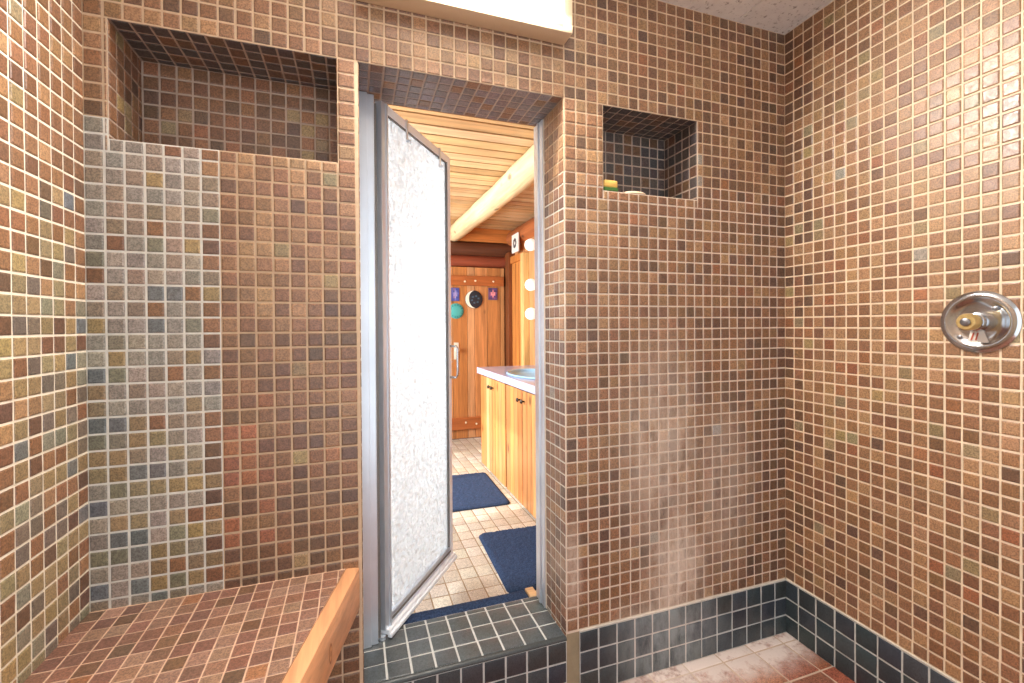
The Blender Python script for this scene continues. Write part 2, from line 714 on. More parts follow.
# measured joint positions along the front wall
FC = [0.0, 0.0411, 0.0824, 0.1247, 0.1654, 0.2061, 0.2465, 0.2894, 0.3306, 0.3728, 0.416, 0.4582, 0.5002, 0.5429,
      0.5857, 0.6349, 0.6756, 0.7174, 0.7586, 0.7998, 0.8417, 0.8854, 0.9285, 0.9705, 1.0126, 1.0550, 1.0975, 1.1397,
      1.1818, 1.2236, 1.2638, 1.3062, 1.3489, 1.3894, 1.4329, 1.4752, 1.5166, 1.5607, 1.6006, 1.6429, 1.6841, 1.726,
      1.7686, 1.8087, 1.8488, 1.8892, 1.9313, 1.974, 2.0159, 2.0559, 2.0991, 2.1409, 2.1823, 2.2238, 2.2648, W]
ZL = [zk(k) for k in range(51, -11, -1)]
ZC = zk(-10)
FLOOR = -0.012
OX0, OX1 = 0.642, 1.304          # the doorway
OZ1 = zk(0)
NL = (0.0505, 0.585, zk(7.25), zk(0.03))       # niches
NR = (1.4565, 1.864, zk(7.25), zk(0.03))
ND = 0.192                        # niche depth
SOF = 0.20                        # tiled reveal depth
SK = 0.2063                       # skirting height

# ------------------------------------------------------------------ shower walls
mb = MB()
holes = [(OX0, OX1, -1, OZ1), NL, NR, (OX1, W, -1, SK)]
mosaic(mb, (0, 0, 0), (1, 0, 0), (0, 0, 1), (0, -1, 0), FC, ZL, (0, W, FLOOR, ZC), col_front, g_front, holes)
# doorway reveal: soffit and both jambs
DL = [i * P for i in range(-1, 9)]
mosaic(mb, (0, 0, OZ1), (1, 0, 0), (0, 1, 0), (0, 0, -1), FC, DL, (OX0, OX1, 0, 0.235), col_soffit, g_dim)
mosaic(mb, (OX1, 0, 0), (0, 1, 0), (0, 0, 1), (-1, 0, 0), DL, ZL, (0, 0.235, 0.19, OZ1),
       lambda u, z, r: col_front(1.36, z, r), g_front)
mosaic(mb, (OX0, 0, 0), (0, 1, 0), (0, 0, 1), (1, 0, 0), DL, ZL, (0, 0.235, 0.0, OZ1),
       lambda u, z, r: col_front(0.5, z, r), g_front)
# niches
for (x0, x1, z0, z1), cf in ((NL, col_niche), (NR, col_niche_shade)):
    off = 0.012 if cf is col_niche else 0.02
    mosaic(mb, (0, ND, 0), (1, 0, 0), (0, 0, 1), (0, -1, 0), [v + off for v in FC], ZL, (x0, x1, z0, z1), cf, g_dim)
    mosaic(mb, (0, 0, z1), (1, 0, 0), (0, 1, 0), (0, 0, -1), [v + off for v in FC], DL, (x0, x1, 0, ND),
           col_niche_shade, g_dim)
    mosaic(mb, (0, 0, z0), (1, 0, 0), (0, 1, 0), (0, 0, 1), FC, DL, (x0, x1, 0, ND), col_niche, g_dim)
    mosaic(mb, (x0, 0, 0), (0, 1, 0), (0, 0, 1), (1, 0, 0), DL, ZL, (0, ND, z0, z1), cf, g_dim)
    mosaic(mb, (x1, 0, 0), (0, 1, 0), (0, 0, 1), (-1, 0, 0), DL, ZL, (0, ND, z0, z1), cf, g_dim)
# back of the wall, on the bathroom side
for (x0, x1, z0, z1) in subtract((-0.06, W + 0.06, -0.05, 2.6), [(OX0, OX1, -1, OZ1)]):
    mb.quad([(x0, 0.24, z0), (x1, 0.24, z0), (x1, 0.24, z1), (x0, 0.24, z1)], 1, (170, 120, 80), Vector((0, 1, 0)))
mb.quad([(OX1, 0, -0.05), (W, 0, -0.05), (W, 0, SK), (OX1, 0, SK)], 1, (160, 146, 118), Vector((0, -1, 0)))
struct(mb.build('wall_front', [M['tile'], M['grout']], smooth=True, angle=13))

DEPTH = 2.3
UL = [i * P for i in range(0, 60)]
mb = MB()
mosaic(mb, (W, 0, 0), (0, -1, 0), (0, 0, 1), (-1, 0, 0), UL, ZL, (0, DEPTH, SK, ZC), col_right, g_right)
mb.quad([(W, 0.0, -0.05), (W, -DEPTH, -0.05), (W, -DEPTH, SK), (W, 0, SK)], 1, (200, 190, 180), Vector((-1, 0, 0)))
skew_r = lambda p: Vector((p.x + SKEW_R * -p.y, p.y, p.z))
mb.xform(skew_r)
struct(mb.build('wall_right', [M['tile'], M['grout']], smooth=True, angle=13))

mb = MB()
mosaic(mb, (0, 0, 0), (0, -1, 0), (0, 0, 1), (1, 0, 0), UL, ZL, (0, DEPTH, FLOOR, ZC), col_left, g_left)
mb.xform(lambda p: Vector((p.x + SKEW_L * -p.y, p.y, p.z)))
struct(mb.build('wall_left', [M['tile'], M['grout']], smooth=True, angle=13))

# black skirting
BP = 0.0745
SKX = [1.352 + (i - 1) * BP for i in range(0, 15)]
SKZ = [SK - i * 0.0728 for i in range(4, -1, -1)]
mb = MB()
mosaic(mb, (0, -0.004, 0), (1, 0, 0), (0, 0, 1), (0, -1, 0), SKX, SKZ, (1.352, W, FLOOR, SK), col_black, g_pale,
       g=0.0062, h=0.003)
mb.box(1.352, -0.006, SK, W, 0.001, SK + 0.004, 1, (214, 208, 196))
struct(mb.build('baseboard_front', [M['black_tile'], M['grout']], smooth=True, angle=40))
mb = MB()
mosaic(mb, (W - 0.004, 0, 0), (0, -1, 0), (0, 0, 1), (-1, 0, 0), [i * BP - 0.012 for i in range(0, 32)], SKZ,
       (0, DEPTH, FLOOR, SK), col_black, g_pale, g=0.0062, h=0.003)
mb.box(W - 0.006, -DEPTH, SK, W, 0, SK + 0.004, 1, (214, 208, 196))
mb.xform(skew_r)
struct(mb.build('baseboard_right', [M['black_tile'], M['grout']], smooth=True, angle=40))

# tiled curb in the doorway
CZ = 0.199
mb = MB()
CX = [1.233 + (i - 9) * BP for i in range(0, 12)]
mosaic(mb, (0, -0.002, 0), (1, 0, 0), (0, 0, 1), (0, -1, 0), CX, [CZ - 0.012 - i * 0.0728 for i in range(4, -1, -1)],
       (OX0 - 0.004, OX1, FLOOR, CZ - 0.012), col_black, g_pale, g=0.0062, h=0.003)
mosaic(mb, (0, 0, CZ), (1, 0, 0), (0, 1, 0), (0, 0, 1), CX, [0.006, 0.0795, 0.153, 0.2265, 0.30],
       (OX0 - 0.004, OX1, 0.006, 0.252), lambda u, v, r: q(mixc(col_black(u, v, r), (104, 110, 110), .6)), g_pale, g=0.0062, h=0.003)
# rounded nose
for i in range(4):
    a0, a1 = i * PI / 8, (i + 1) * PI / 8
    f = lambda a: (0.010 - 0.0125 * math.cos(a) - 0.002, CZ - 0.0115 + 0.0125 * math.sin(a))
    (ya, za), (yb, zb) = f(a0), f(a1)
    mb.quad([(OX0 - .004, ya, za), (OX1, ya, za), (OX1, yb, zb), (OX0 - .004, yb, zb)], 0, (62, 66, 66),
            Vector((0, -1, 1)))
mb.box(OX0, 0.250, 0.0, OX1, 0.315, CZ - 0.008, 1, (60, 62, 66))
struct(mb.build('trim_1', [M['black_tile'], M['grout']], smooth=True, angle=40))

# shower floor
mb = MB()
FL = 0.152


def col_quarry(u, v, r):
    return q(jit(r.choice([(176, 106, 78), (164, 98, 74), (186, 118, 88), (170, 112, 90)]), r, .08))


mosaic(mb, (0, 0, FLOOR), (1, 0, 0), (0, 1, 0), (0, 0, 1), [2.085 + (i - 15) * FL for i in range(0, 19)],
       [-0.052 + (i - 17) * FL for i in range(0, 20)], (-0.05, W + 0.02, -DEPTH, 0.0), col_quarry,
       lambda u, v: (206, 180, 158), g=0.007, h=0.002)
struct(mb.build('floor', [M['quarry'], M['grout']], smooth=True, angle=40))

# shower ceiling of pebbled panels
mb = MB()
mb.quad([(-0.06, 0.05, ZC + 0.006), (W + 0.06, 0.05, ZC + 0.006), (W + 0.06, -DEPTH, ZC + 0.006), (-0.06, -DEPTH, ZC + 0.006)], 1,
        (60, 54, 50), Vector((0, 0, -1)))
for i in range(11):
    x1 = 2.285 - i * 0.235 + 0.235
    x0 = x1 - 0.232
    mb.box(max(x0, -0.06), -DEPTH, ZC, min(x1, W + 0.05), 0.05, ZC + 0.012, 0, (255, 255, 255), 0.0012)
struct(mb.build('ceiling', [M['panel'], M['grout']]))

# ------------------------------------------------------------------ bathroom beyond the door
BZ = 0.12
BX0, BX1 = -0.25, 2.20
BY1 = 3.12
BC = 2.27
mb = MB()


def col_cream(u, v, r):
    return q(jit(r.choice([(210, 203, 188), (203, 194, 178), (216, 209, 195), (197, 188, 172)]), r, .04))


mosaic(mb, (0, 0, BZ), (1, 0, 0), (0, 1, 0), (0, 0, 1), [1.0 + 0.077 * (i - 17) for i in range(34)],
       [0.6 + 0.0935 * (i - 4) for i in range(32)], (BX0, BX1, 0.24, BY1), col_cream, lambda u, v: (150, 128, 100), g=0.006, h=0.0015)
struct(mb.build('floor.001', [M['tile'], M['grout']], smooth=True, angle=40))

PINE = [(216, 178, 128), (208, 168, 118), (220, 184, 136), (202, 160, 112), (224, 190, 144)]
mb = MB()
y = 0.24
while y < BY1 + 0.05:
    w = 0.108
    mb.box(BX0 - 0.1, y, BC + rng.uniform(0, .002), BX1 + 0.1, y + w - 0.013, BC + 0.02, 0, q(jit(rng.choice(PINE), rng, .05)), 0.003)
    y += w
mb.box(BX0 - 0.1, 0.2, BC + 0.014, BX1 + 0.1, BY1 + 0.1, BC + 0.05, 0, (48, 28, 14))
struct(mb.build('ceiling.001', M['wood_x']))

# far wall of stacked logs above the door, boards beside it
CED = [(208, 142, 86), (198, 130, 76), (216, 154, 98), (190, 122, 70), (222, 164, 108)]
mb = MB()
mb.box(BX0, BY1, 2.13, BX1, BY1 + 0.1, BC + 0.02, 0, (206, 126, 62))
mb.tube([(BX0, BY1 + 0.03, 2.055), (BX1, BY1 + 0.03, 2.055)], 0.072, 20, 0, (96, 54, 34))
mb.tube([(BX0, BY1 + 0.04, 1.93), (BX1, BY1 + 0.04, 1.93)], 0.062, 20, 0, (140, 68, 44))
mb.box(BX0, BY1 + 0.055, BZ - 0.05, BX1 + 0.1, BY1 + 0.1, 2.14, 0, (110, 66, 40))
x = BX0
while x < 1.20:
    mb.box(x, BY1 + 0.01, BZ, x + 0.118, BY1 + 0.05, 1.87, 0, q(jit(rng.choice(CED), rng, .06)), 0.003)
    x += 0.122
struct(mb.build('wall_far', M['wood_x']))

# right hand wall of the bathroom
mb = MB()
y = 0.24
while y < BY1:
    w = 0.15
    mb.box(BX1, y, BZ, BX1 + 0.04, min(y + w - 0.004, BY1), 2.13, 0, q(jit(rng.choice(CED), rng, .07)), 0.003)
    y += w
mb.box(BX1 + 0.035, 0.2, BZ - 0.05, BX1 + 0.06, BY1 + 0.1, BC + 0.03, 0, (90, 56, 30))
struct(mb.build('wall_vanity', M['wood_plain']))
mb = MB()
mb.tube([(BX1 + 0.035, 0.24, 2.175), (BX1 + 0.035, BY1 + 0.02, 2.175)], 0.095, 20, 0, (176, 100, 52))
struct(mb.build('trim_2', M['log']))
mb = MB()
mb.box(BX1 - 0.075, BY1 - 0.11, BZ, BX1 + 0.0, BY1 + 0.01, 2.02, 0, (120, 66, 34), 0.006)
mb.box(BX1 - 0.035, 2.70, BZ, BX1 + 0.0, BY1 - 0.11, 1.90, 0, (214, 140, 70), 0.004)
for yy in (2.80, 2.90):
    mb.box(BX1 - 0.037, yy, BZ, BX1 - 0.033, yy + 0.006, 1.89, 0, (120, 66, 34))
mb.box(BX1 - 0.06, 2.62, BZ, BX1 + 0.0, 2.70, 1.96, 0, (236, 196, 128), 0.006)
mb.box(BX1 - 0.055, 2.66, 1.90, BX1 + 0.0, BY1 - 0.11, 1.97, 0, (206, 128, 62), 0.006)
struct(mb.build('trim_3', M['wood_plain']))

# left wall of the bathroom with its window opening
WY0, WY1, WZ0, WZ1 = 0.95, 2.45, 0.92, 1.98
mb = MB()
for (a0, a1, b0, b1) in subtract((0.2, BY1 + 0.1, BZ - 0.05, BC + 0.05), [(WY0, WY1, WZ0, WZ1)]):
    mb.box(BX0 - 0.06, a0, b0, BX0, a1, b1, 0, (224, 190, 140))
struct(mb.build('wall_window', M['wood_z']))
win = MB()
for a in (WY0, (WY0 + WY1) / 2 - 0.02, WY1 - 0.04):
    win.box(BX0 - 0.05, a, WZ0, BX0 + 0.012, a + 0.04, WZ1, 0, (235, 232, 226), 0.003)
for b in (WZ0, WZ1 - 0.04):
    win.box(BX0 - 0.05, WY0, b, BX0 + 0.012, WY1, b + 0.04, 0, (235, 232, 226), 0.003)
struct(win.build('window_1', M['tint']))

# plank door in the far wall
d = MB()
DX0, DX1, DZ1 = 1.23, 2.118, 1.865
x = DX0
wds = [0.115, 0.125, 0.10, 0.15, 0.075, 0.135, 0.145]
i = 0
while x < DX1 - 0.01:
    w = wds[i % 7]
    x1 = min(x + w, DX1)
    d.box(x, BY1 - 0.005, BZ + 0.008, x1 - 0.004, BY1 + 0.03, DZ1, 0, q(jit(CED[i % 5], rng, .05)), 0.002)
    x = x1
    i += 1
door = struct(d.build('door_1', M['wood_z']))
for z0, z1 in ((1.675, 1.775), (0.22, 0.34)):
    b = MB()
    b.box(DX0 + 0.02, BY1 - 0.03, z0, DX1 - 0.015, BY1 - 0.005, z1, 0, (178, 100, 50), 0.003)
    b.build('cross_board', M['wood_x'], door)
    for nx in (1.40, 1.69, 1.80, 1.99):
        n = MB()
        n.lathe([(0.0002, 0), (0.011, 0), (0.009, 0.004), (0.0002, 0.005)], 12, 0, (236, 214, 180),
                Matrix.Translation((nx, BY1 - 0.03, (z0 + z1) / 2 + rng.uniform(-.012, .012))) @ Matrix.Rotation(PI / 2, 4, 'X'))
        n.build('nail_plug', M['tint'], door, True)
hb = MB()
hb.box(1.575, BY1 - 0.014, 0.93, 1.625, BY1 - 0.005, 1.10, 0, (216, 206, 188), 0.003)
hb.lathe([(0.006, 0), (0.006, 0.03), (0.02, 0.035), (0.024, 0.05), (0.016, 0.062), (0.0002, 0.064)], 16, 0, (225, 222, 214),
         Matrix.Translation((1.60, BY1 - 0.012, 1.03)) @ Matrix.Rotation(PI / 2, 4, 'X'))
hb.build('door_handle', M['tint'], door, True, angle=40)

# ------------------------------------------------------------------ aluminium door frame set in the reveal
mb = MB()
FY0, FY1 = 0.165, 0.235
# hinge side: stepped channel
mb.box(OX0 + 0.001, FY0, CZ + 0.004, OX0 + 0.030, FY1, OZ1 - 0.004, 0, (255, 255, 255), 0.002)
mb.box(OX0 + 0.026, FY0 + 0.008, CZ + 0.004, OX0 + 0.052, FY1, OZ1 - 0.004, 0, (255, 255, 255), 0.003)
mb.box(OX0 - 0.002, FY0 - 0.004, CZ + 0.004, OX0 + 0.005, FY0 + 0.002, OZ1 - 0.004, 1, (235, 225, 205))
mb.box(OX0 + 0.052, FY0 + 0.014, CZ + 0.02, OX0 + 0.060, FY1, OZ1 - 0.03, 2)  # dark strip painting the shade in the gap beside the hinge stile
struct(mb.build('trim_4', [M['alu'], M['tint'], M['alu_dark']]))
mb = MB()
mb.box(OX1 - 0.010, FY0, CZ + 0.004, OX1 - 0.001, FY1 + 0.012, OZ1 - 0.004, 0, (255, 255, 255), 0.002)
mb.box(OX1 - 0.015, FY0 + 0.03, CZ + 0.004, OX1 - 0.008, FY0 + 0.045, OZ1 - 0.004, 0, (255, 255, 255), 0.002)
mb.box(OX1 - 0.006, FY0 - 0.005, CZ + 0.004, OX1 + 0.001, FY0 + 0.002, OZ1 - 0.004, 1, (225, 214, 198))
struct(mb.build('trim_5', [M['alu'], M['tint'], M['alu_dark']]))

# ------------------------------------------------------------------ the shower door, standing open
SD = thing('shower_door', 'open aluminium shower door with a tall pane of hammered obscure glass', 'shower door',
           (0.7075, 0.196, 0.0), math.atan2(0.452, 0.326))
DW, DZ0, DZ1s = 0.556, 0.232, 2.028


def dpart(name, boxes, mats, parent=SD, **kw):
    b = MB()
    for bx in boxes:
        b.box(*bx)
    return b.build(name, mats, parent, **kw)


T = 0.014
dpart('hinge_stile', [(0, -T, DZ0, 0.030, T, DZ1s, 0, (255, 255, 255), 0.003), (0.024, -T - 0.004, DZ0, 0.034, -T + .003, DZ1s, 0, (255, 255, 255), 0.002)], [M['alu']])
dpart('latch_stile', [(DW - 0.028, -T, DZ0, DW, T, DZ1s, 0, (255, 255, 255), 0.003),
                      (DW - 0.034, -T + .002, DZ0 + .02, DW - 0.028, T - 0.004, DZ1s - 0.02, 1)], [M['alu_white'], M['alu_dark']])
dpart('top_rail', [(0.03, -T, DZ1s - 0.030, DW - 0.028, T, DZ1s, 0, (255, 255, 255), 0.003),
                   (0.034, -T + .004, DZ1s - 0.034, DW - 0.036, T - 0.004, DZ1s - 0.030, 1)], [M['alu_white'], M['alu_dark']])
dpart('bottom_rail', [(0.03, -T, DZ0 + 0.002, DW - 0.028, T, DZ0 + 0.040, 0, (255, 255, 255), 0.003),
                      (0.03, -T - 0.0035, DZ0 + 0.018, DW - 0.028, -T + 0.002, DZ0 + 0.024, 1)], [M['alu'], M['alu_dark']])
dpart('drip_rail', [(0.004, -T - 0.012, DZ0 - 0.016, DW + 0.004, T + 0.002, DZ0 + 0.002, 0, (255, 255, 255), 0.004),
                    (0.004, -T - 0.020, DZ0 - 0.024, DW + 0.004, -T - 0.004, DZ0 - 0.010, 0, (255, 255, 255), 0.003)], [M['alu_white']])
gl = MB()
gl.box(0.030, -0.003, DZ0 + 0.038, DW - 0.030, 0.003, DZ1s - 0.030)
gl.build('glass_pane', M['glass'], SD)
hd = MB()
HX = DW - 0.014
hd.tube([(HX, -T, 1.035), (HX, -T - 0.028, 1.035), (HX, -T - 0.036, 1.045), (HX, -T - 0.036, 1.165), (HX, -T - 0.028, 1.175), (HX, -T, 1.175)], 0.0055, 10)
hd.build('pull_handle', M['chrome'], SD, True)
hd = MB()
hd.box(DW - 0.004, -0.012, 1.10, DW + 0.014, 0.012, 1.22, 0, (255, 255, 255), 0.003)
hd.build('latch', M['chrome'], SD)
for hx in (0.16, 0.44):
    c = MB()
    c.box(hx, -T - 0.004, DZ1s - 0.075, hx + 0.012, -T, DZ1s + 0.004, 0, (150, 150, 150), 0.001)
    c.box(hx, -T - 0.004, DZ1s + 0.0005, hx + 0.012, T + 0.004, DZ1s + 0.004, 0, (150, 150, 150), 0.001)
    c.box(hx, -T - 0.018, DZ1s - 0.079, hx + 0.012, -T, DZ1s - 0.073, 0, (150, 150, 150), 0.001)
    c.build('hook', M['alu'], SD)
pv = MB()
pv.lathe([(0.0002, 0), (0.012, 0), (0.012, 0.012), (0.007, 0.014), (0.0002, 0.014)], 14, 0, (255, 255, 255), Matrix.Translation((0.0, 0, DZ0 - 0.03)))
pv.build('pivot', M['alu'], SD, True, angle=40)

# ------------------------------------------------------------------ bench
BN = thing('shower_bench', 'tiled corner bench with a varnished cedar front board', 'bench', (0, 0, 0.44))
BTOP = 0.565 - 0.44
xf = lambda y: 0.637 + (-y) * -0.280
LB = 1.25
mb = MB()


def col_bench(u, v, r):
    return q(pick(r, (1, [(158, 106, 82), (148, 100, 80), (166, 116, 92)]), (.35, [(176, 130, 104), (170, 126, 100)]), (.16, DARK), (.06, ORANGE)))


BU = [i * 0.0415 - 0.004 for i in range(0, 16)]
BV = [-0.006 + (i - 32) * 0.042 for i in range(0, 34)]
tmp = MB()
mosaic(tmp, (0, 0, BTOP - 0.0024), (1, 0, 0), (0, 1, 0), (0, 0, 1), BU, BV, (-0.02, 0.64, -LB, 0), col_bench,
       lambda u, v: (210, 174, 148), g=0.0032, h=0.0016)
# keep the part of the tiling behind the board
bm = bmesh.new()
me = bpy.data.meshes.new('t')
me.from_pydata(tmp.v, [], tmp.f)
bm.from_mesh(me)
lay_m = bm.faces.layers.int.new('m')
lay_c = bm.faces.layers.int.new('c')
bm.faces.ensure_lookup_table()
for i, f in enumerate(bm.faces):
    f[lay_m] = tmp.m[i]
    f[lay_c] = i
nrm = Vector((1, 0.280 * -1, 0)).normalized()
bmesh.ops.bisect_plane(bm, geom=list(bm.verts) + list(bm.edges) + list(bm.faces), plane_co=Vector((xf(0) - 0.040, 0, 0)),
                       plane_no=nrm, clear_outer=True)
for f in bm.faces:
    mb.quad([v.co.copy() for v in f.verts], f[lay_m], tmp.c[f[lay_c]])
bm.free()
bpy.data.meshes.remove(me)
# slab body
a, b2 = xf(0) - 0.040, xf(-LB) - 0.040
zt, zb = BTOP - 0.0026, 0.004
pts = [(0.002, -0.004), (a, -0.004), (b2, -LB), (-0.014, -LB)]
mb.quad([(x, y, zb) for x, y in pts], 1, (150, 110, 84), Vector((0, 0, -1)))
for k in range(4):
    (x0, y0), (x1, y1) = pts[k], pts[(k + 1) % 4]
    mb.quad([(x0, y0, zb), (x1, y1, zb), (x1, y1, zt), (x0, y0, zt)], 1, (150, 110, 84))
mb.build('seat', [M['tile'], M['grout']], BN)
fb = MB()
L = math.hypot(LB, xf(0) - xf(-LB))
fb.box(-0.042, -L, 0.0, 0.0, -0.004, BTOP - 0.003, 0, (220, 160, 114), 0.007)
ang = -math.atan2(0.280, 1.0)
Rm = Matrix.Translation((xf(0), 0, 0)) @ Matrix.Rotation(ang, 4, 'Z')
fb.xform(lambda p: Rm @ p)
fbo = fb.build('front_board', M['cedar'], BN, True, angle=30)
kn = MB()
for (ra_, rb_, pr_, cc) in ((0.011, 0.024, 0.0004, (150, 92, 54)), (0.0075, 0.018, 0.0007, (206, 146, 98)), (0.003, 0.008, 0.0010, (140, 84, 50))):
    kn.quad([(pr_, -0.262 + ra_ * math.cos(2 * PI * i / 24), 0.052 + rb_ * math.sin(2 * PI * i / 24)) for i in range(24)], 0, cc, Vector((1, 0, 0)))
kn.xform(lambda p: Rm @ p)
kn.build('knot', M['tint'], fbo)
br = MB()
br.box(0.0, -LB, -0.10, 0.045, -0.02, 0.004, 0, (120, 84, 56), 0.004)
br.box(0.0, -0.045, -0.10, 0.40, -0.006, 0.004, 0, (120, 84, 56), 0.004)
br.build('bracket', M['cedar'], BN)

# ------------------------------------------------------------------ wall light above the doorway
WL = thing('wall_light', 'lit rectangular light box with beige housing above the doorway', 'light', (0.972, 0.0, 2.212))
HW = 0.333
hs = MB()
prof = [(-HW, HW, 0.0, 0.196)]
hs.box(-HW, -0.072, 0.0, HW, -0.003, 0.030, 0, (255, 255, 255), 0.006)
hs.box(-HW, -0.072, 0.180, HW, -0.003, 0.212, 0, (255, 255, 255), 0.006)
hs.box(-HW, -0.072, 0.024, -HW + 0.038, -0.003, 0.186, 0, (255, 255, 255), 0.006)
hs.box(HW - 0.038, -0.072, 0.024, HW, -0.003, 0.186, 0, (255, 255, 255), 0.006)
hs.build('housing', M['beige_enamel'], WL, True, angle=40)
df = MB()
df.box(-HW + 0.034, -0.080, 0.027, HW - 0.034, -0.01, 0.183, 0, (255, 255, 255), 0.010)
df.build('diffuser', M['lamp'], WL, True, angle=40)

# ------------------------------------------------------------------ shower valve
VY = -0.628
VX = W + SKEW_R * -VY - 0.0026
Mv = Matrix.Translation((VX, VY, 1.268)) @ Matrix.Rotation(math.atan(-SKEW_R), 4, 'Z') @ Matrix.Rotation(-PI / 2, 4, 'Y')
SV = thing('shower_valve', 'round chrome shower valve plate with a bare brass stem', 'shower valve')
SV.matrix_world = Mv
v = MB()
v.lathe([(0.0002, 0.001), (0.086, 0.001), (0.0875, 0.004), (0.084, 0.009), (0.074, 0.012), (0.066, 0.011), (0.060, 0.006), (0.045, 0.0045), (0.0002, 0.004)], 64)
v.build('escutcheon', M['chrome'], SV, True, angle=50)
v = MB()
v.lathe([(0.027, 0.004), (0.027, 0.020), (0.0245, 0.026), (0.022, 0.027), (0.022, 0.038), (0.0002, 0.038)], 32)
v.build('sleeve', M['chrome'], SV, True, angle=40)
v = MB()
v.lathe([(0.0205, 0.036), (0.0235, 0.040), (0.0235, 0.062), (0.020, 0.067), (0.0002, 0.067)], 20)
v.build('stem', M['brass'], SV, True, angle=35)
v = MB()
v.lathe([(0.011, 0.066), (0.011, 0.071), (0.008, 0.073), (0.0002, 0.073)], 16)
v.build('screw', M['steel'], SV, True, angle=35)
for (uy, uz) in ((-0.036, 0.036), (0.040, -0.044)):
    v = MB()
    v.lathe([(0.0002, 0.004), (0.006, 0.004), (0.006, 0.008), (0.0035, 0.009), (0.0002, 0.009)], 14, 0, (255, 255, 255),
            Matrix.Translation((uz, uy, 0.001)))
    v.build('plate_screw', M['steel'], SV, True, angle=35)
# worn temperature mark below the stem: pale wedge with red strokes (local x is up, local y points toward the doorway)
v = MB()
nf = Vector((0, 0, 1))
v.quad([(-0.022, 0.016, 0.0068), (-0.022, -0.012, 0.0068), (-0.058, -0.024, 0.0075), (-0.058, 0.022, 0.0075)], 0, (226, 220, 210), nf)
for yy, tilt in ((0.010, .006), (0.001, .005)):
    v.quad([(-0.030, yy, 0.0085), (-0.030, yy - 0.004, 0.0085), (-0.052, yy - 0.004 + tilt, 0.0088), (-0.052, yy + tilt, 0.0088)], 0, (176, 84, 60), nf)
v.build('mark', M['tint'], SV)

# ------------------------------------------------------------------ things in the right niche
nz = NR[2] + 0.0024
sp = thing('sponge', 'small yellow sponge with green scouring side in the corner of the niche', 'sponge', (1.4905, 0.022, nz))
b = MB()
b.box(-0.030, -0.018, 0.0, 0.030, 0.020, 0.014, 0, (74, 110, 58), 0.003)
b.build('scourer', M['matte'], sp)
b = MB()
b.box(-0.029, -0.0175, 0.0135, 0.029, 0.0195, 0.040, 0, (236, 190, 104), 0.007)
b.build('foam', M['matte'], sp, True)
b = MB()
prf = []
for i in range(9):
    t = i / 8
    prf.append((max(0.0002, 0.042 * math.sqrt(max(0, 1 - (t) ** 2.2))), 0.002 + 0.011 * t))
b.lathe([(0.0002, 0.0), (0.039, 0.0)] + prf, 28, 0, (240, 214, 182))
b.xform(lambda p: Vector((p.x * 1.15, p.y * 0.62, p.z)))
so = b.build('soap_bar', M['tint'], None, True)
so.location = (1.601, 0.026, nz)
tag(so, 'thin worn cream soap bar on the lip of the niche', 'soap')

# ------------------------------------------------------------------ vanity
VXF = 1.622
VD = BX1 - VXF


def knob(parent, y, z, x=0.0):
    k = MB()
    k.lathe([(0.005, 0), (0.005, 0.012), (0.013, 0.016), (0.014, 0.023), (0.008, 0.029), (0.0002, 0.030)], 14, 0, (255, 255, 255),
            Matrix.Translation((x, y, z)) @ Matrix.Rotation(-PI / 2, 4, 'Y'))
    return k.build('knob', M['knob'], parent, True, angle=40)


def vanity(y0, y1, label, seed):
    r = random.Random(seed)
    t = thing('vanity_cabinet', label, 'cabinet', (VXF, y0, BZ + 0.002))
    w = y1 - y0
    H = 0.748
    c = MB()
    c.box(0.02, 0.002, 0.0, VD - 0.004, w - 0.002, H, 0, (150, 88, 42), 0.002)
    c.build('carcass', M['wood_z'], t)
    n = 2
    dw = (w - 0.012) / n
    for i in range(n):
        d0 = 0.006 + i * dw + 0.002
        d1 = d0 + dw - 0.004
        m = MB()
        m.box(0.006, d0, 0.012, 0.020, d1, H - 0.012, 0, (120, 66, 30))
        nb = 4
        bw = (d1 - d0) / nb
        for j in range(nb):
            m.box(-0.002, d0 + j * bw, 0.012, 0.018, d0 + (j + 1) * bw - 0.003, H - 0.012, 0,
                  q(jit(r.choice([(222, 160, 100), (212, 146, 86), (230, 174, 118), (202, 134, 76)]), r, .05)), 0.004)
        dd = m.build('door', M['wood_z'], t)
        knob(dd, d1 - 0.035 if i == 0 else d0 + 0.035, H - 0.075)
    return t


vanity(1.604, 2.262, 'pine plank vanity cabinet at the far end below the counter', 3)
vanity(0.945, 1.600, 'pine plank vanity cabinet nearest the doorway', 5)

# countertop with an oval basin let into it
ct = MB()
CT0, CT1 = BZ + 0.752, BZ + 0.800
cx0, cx1, cy0, cy1 = VXF - 0.022, BX1 - 0.003, 0.925, 2.30
bx, by, ra, rb = 1.865, 1.56, 0.205, 0.33
SEG = 48
ring = [(bx + ra * math.cos(2 * PI * i / SEG), by + rb * math.sin(2 * PI * i / SEG)) for i in range(SEG)]


def onrect(a):
    c, s = math.cos(a), math.sin(a)
    t = 1e9
    if abs(c) > 1e-6:
        t = min(t, ((cx1 if c > 0 else cx0) - bx) / c)
    if abs(s) > 1e-6:
        t = min(t, ((cy1 if s > 0 else cy0) - by) / s)
    return (bx + c * t, by + s * t)


